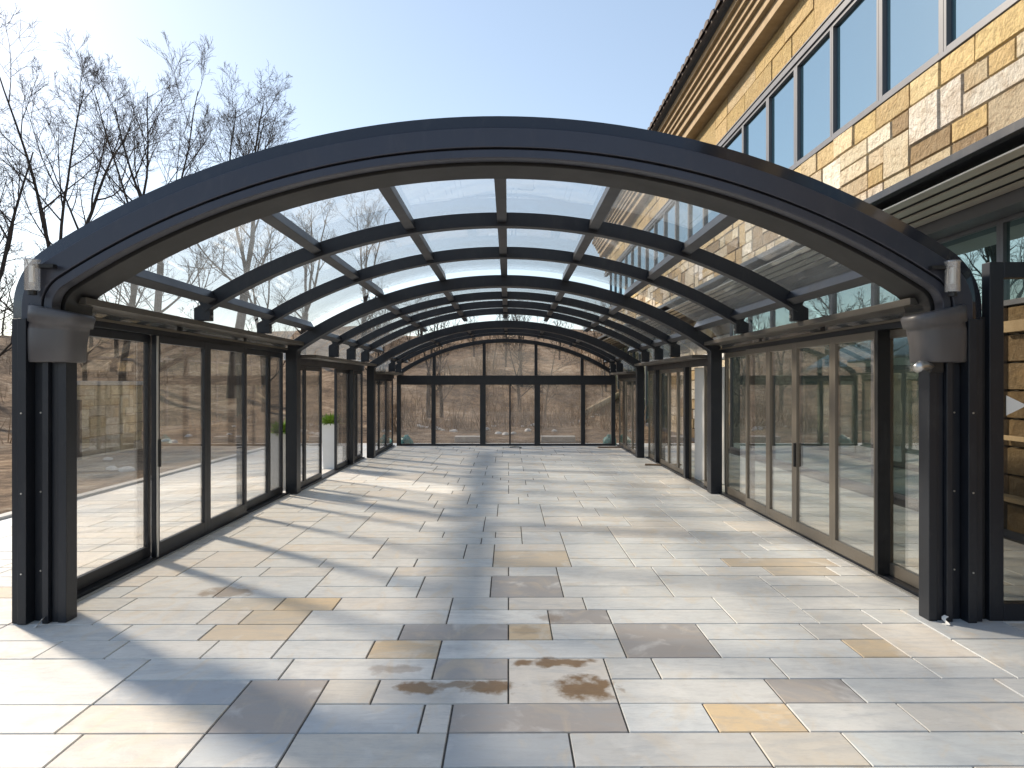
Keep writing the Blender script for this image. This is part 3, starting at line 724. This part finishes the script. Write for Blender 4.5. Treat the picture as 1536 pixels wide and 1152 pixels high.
b = MB(); b.smooth = True; b.tube([p0+(p1-p0)*(i/5)+Vector((0,0,.10+.16*math.sin(i/5*3.14)*0)) for i in range(6)], [.15,.16,.15,.15,.14,.12], 10)
b.v = [(x-p0.x,y-p0.y,z-p0.z) for x,y,z in b.v]; o = b.build('fallen_log', M['log']); o.location = p0; tag(o, 'pale straight log lying up the slope behind the end wall', 'log')
rk = []
for sd in (1,2,3):
    b = MB(); rings = []
    for j in range(5):
        el = -1.2+2.4*j/4; rings.append([((1+.4*mnoise.noise((math.cos(a)*1.3+sd,math.sin(a)*1.3,el)))*math.cos(el)*math.cos(a), (1+.4*mnoise.noise((math.cos(a)*1.3+sd,math.sin(a)*1.3,el)))*math.cos(el)*math.sin(a), .7*math.sin(el)) for a in [2*math.pi*k/9 for k in range(9)]])
    b.loft(rings); rk.append(b)
rr = random.Random(9); spots = [(628,640),(634,641),(641,642),(652,644),(658,645),(664,646),(681,648),(729,645),(741,640),(747,651),(758,652),(770,651),(785,640),(792,647),(800,638),(832,647),(858,635),(866,631),(874,633),(889,627),(895,623),(920,628)]
spots += [(250,662),(262,664),(163,690),(345,652),(352,640),(284,655),(170,704),(192,706)]
meshes = [q.mesh('pale_rock', M['rock']) for q in rk]
for i,(px,py) in enumerate(spots):
    o = bpy.data.objects.new('pale_rock', meshes[i%3]); COL.objects.link(o); o.location = ground_at(px,py); s_ = rr.uniform(.07,.16); o.scale = (s_*1.3,s_,s_); o.rotation_euler.z = rr.uniform(0,6)
    left = px < 400
    tag(o, 'small pale rock on the brown ground outside the left wall' if left else 'small pale rock among leaf litter behind the end wall', 'rock', 'pale rocks left of the enclosure' if left else 'pale rocks behind the end wall')

# ------------------------------------------------------------------ trees
def bare_tree(seed, H, r0, fork=.3, leaders=3, dens=1., levels=4, tw=.011, lean=(0,0), spread=1.):
    rng = random.Random(seed); tr = MB(); cr = MB(); tr.smooth = True
    NS = [9,7,6,4,3]; SD = [8,6,4,3,3]
    def grow(p, d, L, r, lev):
        n = NS[lev]; pts = [p.copy()]; rad = [r]; dirs = [d.copy()]; q = p.copy(); dd = d.copy()
        r_end = max(tw*.6, r*(.22 if lev < 2 else .35))
        for i in range(n):
            wob = .055+.02*lev
            dd = (dd + Vector((rng.gauss(0,wob), rng.gauss(0,wob), rng.gauss(0,wob*.6)+(.07 if lev < 3 else .03)))).normalized()
            q = q+dd*(L/n); pts.append(q.copy()); dirs.append(dd.copy()); rad.append(r+(r_end-r)*((i+1)/n)**.8)
        (tr if lev <= 1 else cr).tube(pts, rad, SD[lev], cap=False)
        if lev >= levels: return
        kids = int([9,8,5,4][lev]*dens*rng.uniform(.8,1.2)+.5)
        for k in range(kids):
            t = (.18 if lev == 0 else .22)+(.80 if lev == 0 else .76)*(k+rng.random())/kids
            i = min(n-1, int(t*n)); f = t*n-i
            pos = pts[i].lerp(pts[i+1], min(1,f)); base = dirs[i+1]
            ax = base.orthogonal().normalized(); ax.rotate(Matrix.Rotation(rng.uniform(0,6.283),3,base))
            ang = rng.uniform(.45,.95)*spread
            cd = (base*math.cos(ang)+ax*math.sin(ang)).normalized()
            if lev >= 1 and cd.z < -.1: cd.z *= .3; cd.normalize()
            frac = rng.uniform(.40,.66)*(1.12-.6*t)*(1. if lev else .95)
            ri = rad[i]
            grow(pos, cd, L*frac if lev < 3 else L*rng.uniform(.4,.7), max(tw, min(ri*.6, r*.45)), lev+1)
    # trunk
    n = 8; d = Vector((lean[0],lean[1],1)).normalized(); p = Vector((0,0,-.4)); pts=[p.copy()]; rad=[r0*1.25]
    for i in range(n):
        d = (d+Vector((rng.gauss(0,.035),rng.gauss(0,.035),.02))).normalized(); p = p+d*((H*fork+.4)/n); pts.append(p.copy()); rad.append(r0*(1-.28*(i+1)/n))
    tr.tube(pts, rad, 10, cap=False)
    a0 = rng.uniform(0,6.28)
    for k in range(leaders):
        a = a0+2*math.pi*k/leaders+rng.uniform(-.4,.4); tilt = (rng.uniform(.16,.34) if leaders > 1 else .05)*spread
        dd = (d+Vector((math.cos(a)*tilt, math.sin(a)*tilt, 0))).normalized()
        grow(p, dd, H*(1-fork)*rng.uniform(.86,1.05), r0*.72*rng.uniform(.65,.9)/(leaders**.28), 0)
    for k in range(3):
        i = rng.randint(4,7); a = rng.uniform(0,6.28)
        grow(pts[i], Vector((math.cos(a),math.sin(a),.75)).normalized(), H*.26, r0*.3, 1)
    return tr, cr
def plant(name, tc, loc, label, cat='tree', group=None, bark=None):
    r = empty(name, loc, label, cat, group)
    tc[0].build('trunk', bark or M['bark'], r); tc[1].build('crown', M['twig'], r)
    return r
def at(px, d, ytop):
    x = (px-763)/1000.*d; z = terrain(x,d); return (x,d,z), EYE+(576-ytop)/1000.*d-z
T = [ (78,27,78,21,.21,.36,3,1.05,(.02,0),1.,'tall bare tree with forked trunk standing above the left front post'),
      (185,33,98,22,.15,.48,2,1.05,(0,0),.85,'slender bare tree second from the left of the sky, narrow upright crown'),
      (232,30,86,23,.17,.42,2,1.1,(.01,0),.85,'bare tree with three upright limbs right of the slender one'),
      (350,31,88,24,.22,.40,3,1.1,(0,0),1.,'wide crowned bare tree rightmost against the open sky'),
      (-45,24,125,25,.2,.28,3,.85,(.05,0),1.15,'bare tree at the left edge of the photo reaching branches into view'),
      (455,37,300,27,.18,.34,3,.8,(0,0),1.,'lower bare tree seen through the left roof panes'),
      (545,40,292,28,.17,.34,3,.8,(.02,0),1.,'small bare tree farthest right seen through the roof panes'),
      (398,28,318,41,.14,.34,3,.7,(0,0),1.,'thin bare tree seen through the first left roof pane') ]
for (px,d,yt,sd,r0,fk,ld,dn,ln,sp,lab) in T:
    loc, H = at(px,d,yt); plant('bare_tree', bare_tree(sd,H*.92,r0*1.15,fk,ld,dn*.86,4,.0065,ln,sp), loc, lab, 'tree', 'bare trees left of the enclosure')
for (x,y,H,sd,lab) in ((-19.5,11.5,10,53,'bare tree well left of the kerb, out of the view'),(-19.0,14.8,11,55,'bare tree behind the other one well left of the kerb')):
    plant('bare_tree', bare_tree(sd,H,.24,.3,3,.7,3,.02), (x,y,terrain(x,y)), lab, 'tree', 'bare trees left of the enclosure')
# woodland on the slope: four kinds, copied
kinds = []
for i,(sd,H,r0,ld,bk) in enumerate(((61,9,.13,1,'bark'),(62,8,.17,2,'bark'),(63,7,.10,1,'bark_pale'),(64,10,.2,2,'bark'))):
    kinds.append((bare_tree(sd,H,r0,.35,ld,.62,3,.018), bk))
rw = random.Random(21); protos = {}
spots = []
for k in range(34):
    px = rw.uniform(560,1000); d = rw.uniform(27,52); spots.append(((px-763)/1000.*d, d))
for k in range(80):
    x = rw.uniform(-46,-19); y_ = rw.uniform(8,48); spots.append((x,y_))
for i,(x,y_) in enumerate(spots):
    k = rw.choice((0,1,2,3,2,1)); back = i < 34
    lab = ('thin pale trunked tree on the leaf covered slope' if k == 2 else 'thin dark bare tree on the leaf covered slope')+(' behind the end wall' if back else ' outside the left wall')
    loc = (x,y_,terrain(x,y_)); s_ = rw.uniform(.55,.8) if back else rw.uniform(.6,.85)
    if back: s_ = min(s_, (EYE+.125*y_-loc[2])/9.)
    if s_ < .25: continue
    if k not in protos:
        protos[k] = plant('woodland_tree', kinds[k][0], loc, lab, 'tree', 'woodland trees on the slope', M[kinds[k][1]]); protos[k].scale = (s_,)*3
    else: copy_tree(protos[k], loc, rw.uniform(0,6.28), s_, lab)
# scrub
sb = MB(); rs = random.Random(31)
def stem(x,y_):
    z = terrain(x,y_); h = rs.uniform(.25,1.3); w_ = rs.uniform(.008,.024); a = rs.uniform(0,6.28); lx,ly = rs.gauss(0,.35)*h, rs.gauss(0,.35)*h
    c,s_ = math.cos(a)*w_, math.sin(a)*w_
    n = len(sb.v); sb.v += [(x-c,y_-s_,z-.05),(x+c,y_+s_,z-.05),(x-s_,y_+c,z-.05),(x+lx,y_+ly,z+h)]
    sb.f += [(n,n+1,n+3),(n+1,n+2,n+3),(n+2,n,n+3)]
for k in range(9000):
    if k%3: 
        y_ = 22.5+27*rs.random()**1.3; x = (rs.uniform(560,1010)-763)/1000*y_
    else: x = -13.5-24*rs.random()**1.3; y_ = rs.uniform(5,48)
    if mnoise.noise((x*.3,y_*.3,5.)) > .05: stem(x,y_)
tag(sb.build('dry_scrub', M['scrub']), 'dry brown scrub stems covering the wooded slope', 'scrub', kind='stuff')

# ------------------------------------------------------------------ light, sky, camera
AZ, EL = 54., 31.     # sun to the front left
sd = Vector((-math.sin(R(AZ))*math.cos(R(EL)), math.cos(R(AZ))*math.cos(R(EL)), math.sin(R(EL))))
li = bpy.data.lights.new('sun','SUN'); li.energy = 2.75; li.angle = R(5.0); li.color = (1.,.86,.68)
so = bpy.data.objects.new('sun', li); COL.objects.link(so); so.rotation_euler = (-sd).to_track_quat('-Z','Y').to_euler(); so.location = (-30,30,30)
W = bpy.data.worlds.new('World'); SC.world = W; W.use_nodes = True
nt = W.node_tree; bg = nt.nodes['Background']; sky = nt.nodes.new('ShaderNodeTexSky'); sky.sky_type = 'NISHITA'; sky.sun_disc = False
sky.sun_elevation = R(EL); sky.sun_rotation = R(-AZ); sky.air_density = 1.; sky.dust_density = .5; sky.ozone_density = 1.2
gm = nt.nodes.new('ShaderNodeGamma'); gm.inputs[1].default_value = .66; nt.links.new(sky.outputs[0], gm.inputs[0]); nt.links.new(gm.outputs[0], bg.inputs[0]); bg.inputs[1].default_value = .132
cd = bpy.data.cameras.new('camera'); cd.sensor_width = 36; cd.lens = 36*1000/1536; cd.clip_end = 2000; cd.clip_start = .05
co = bpy.data.objects.new('camera', cd); COL.objects.link(co); co.location = (0,0,EYE); co.rotation_euler = (R(90),0,-.005); SC.camera = co
SC.view_settings.view_transform = 'Standard'; SC.view_settings.look = 'None'; SC.view_settings.gamma = 1; SC.view_settings.exposure = 1.46
SC.render.engine = 'CYCLES'; SC.cycles.use_denoising = True
SC.cycles.max_bounces = 10; SC.cycles.transparent_max_bounces = 40; SC.cycles.glossy_bounces = 5; SC.cycles.diffuse_bounces = 3
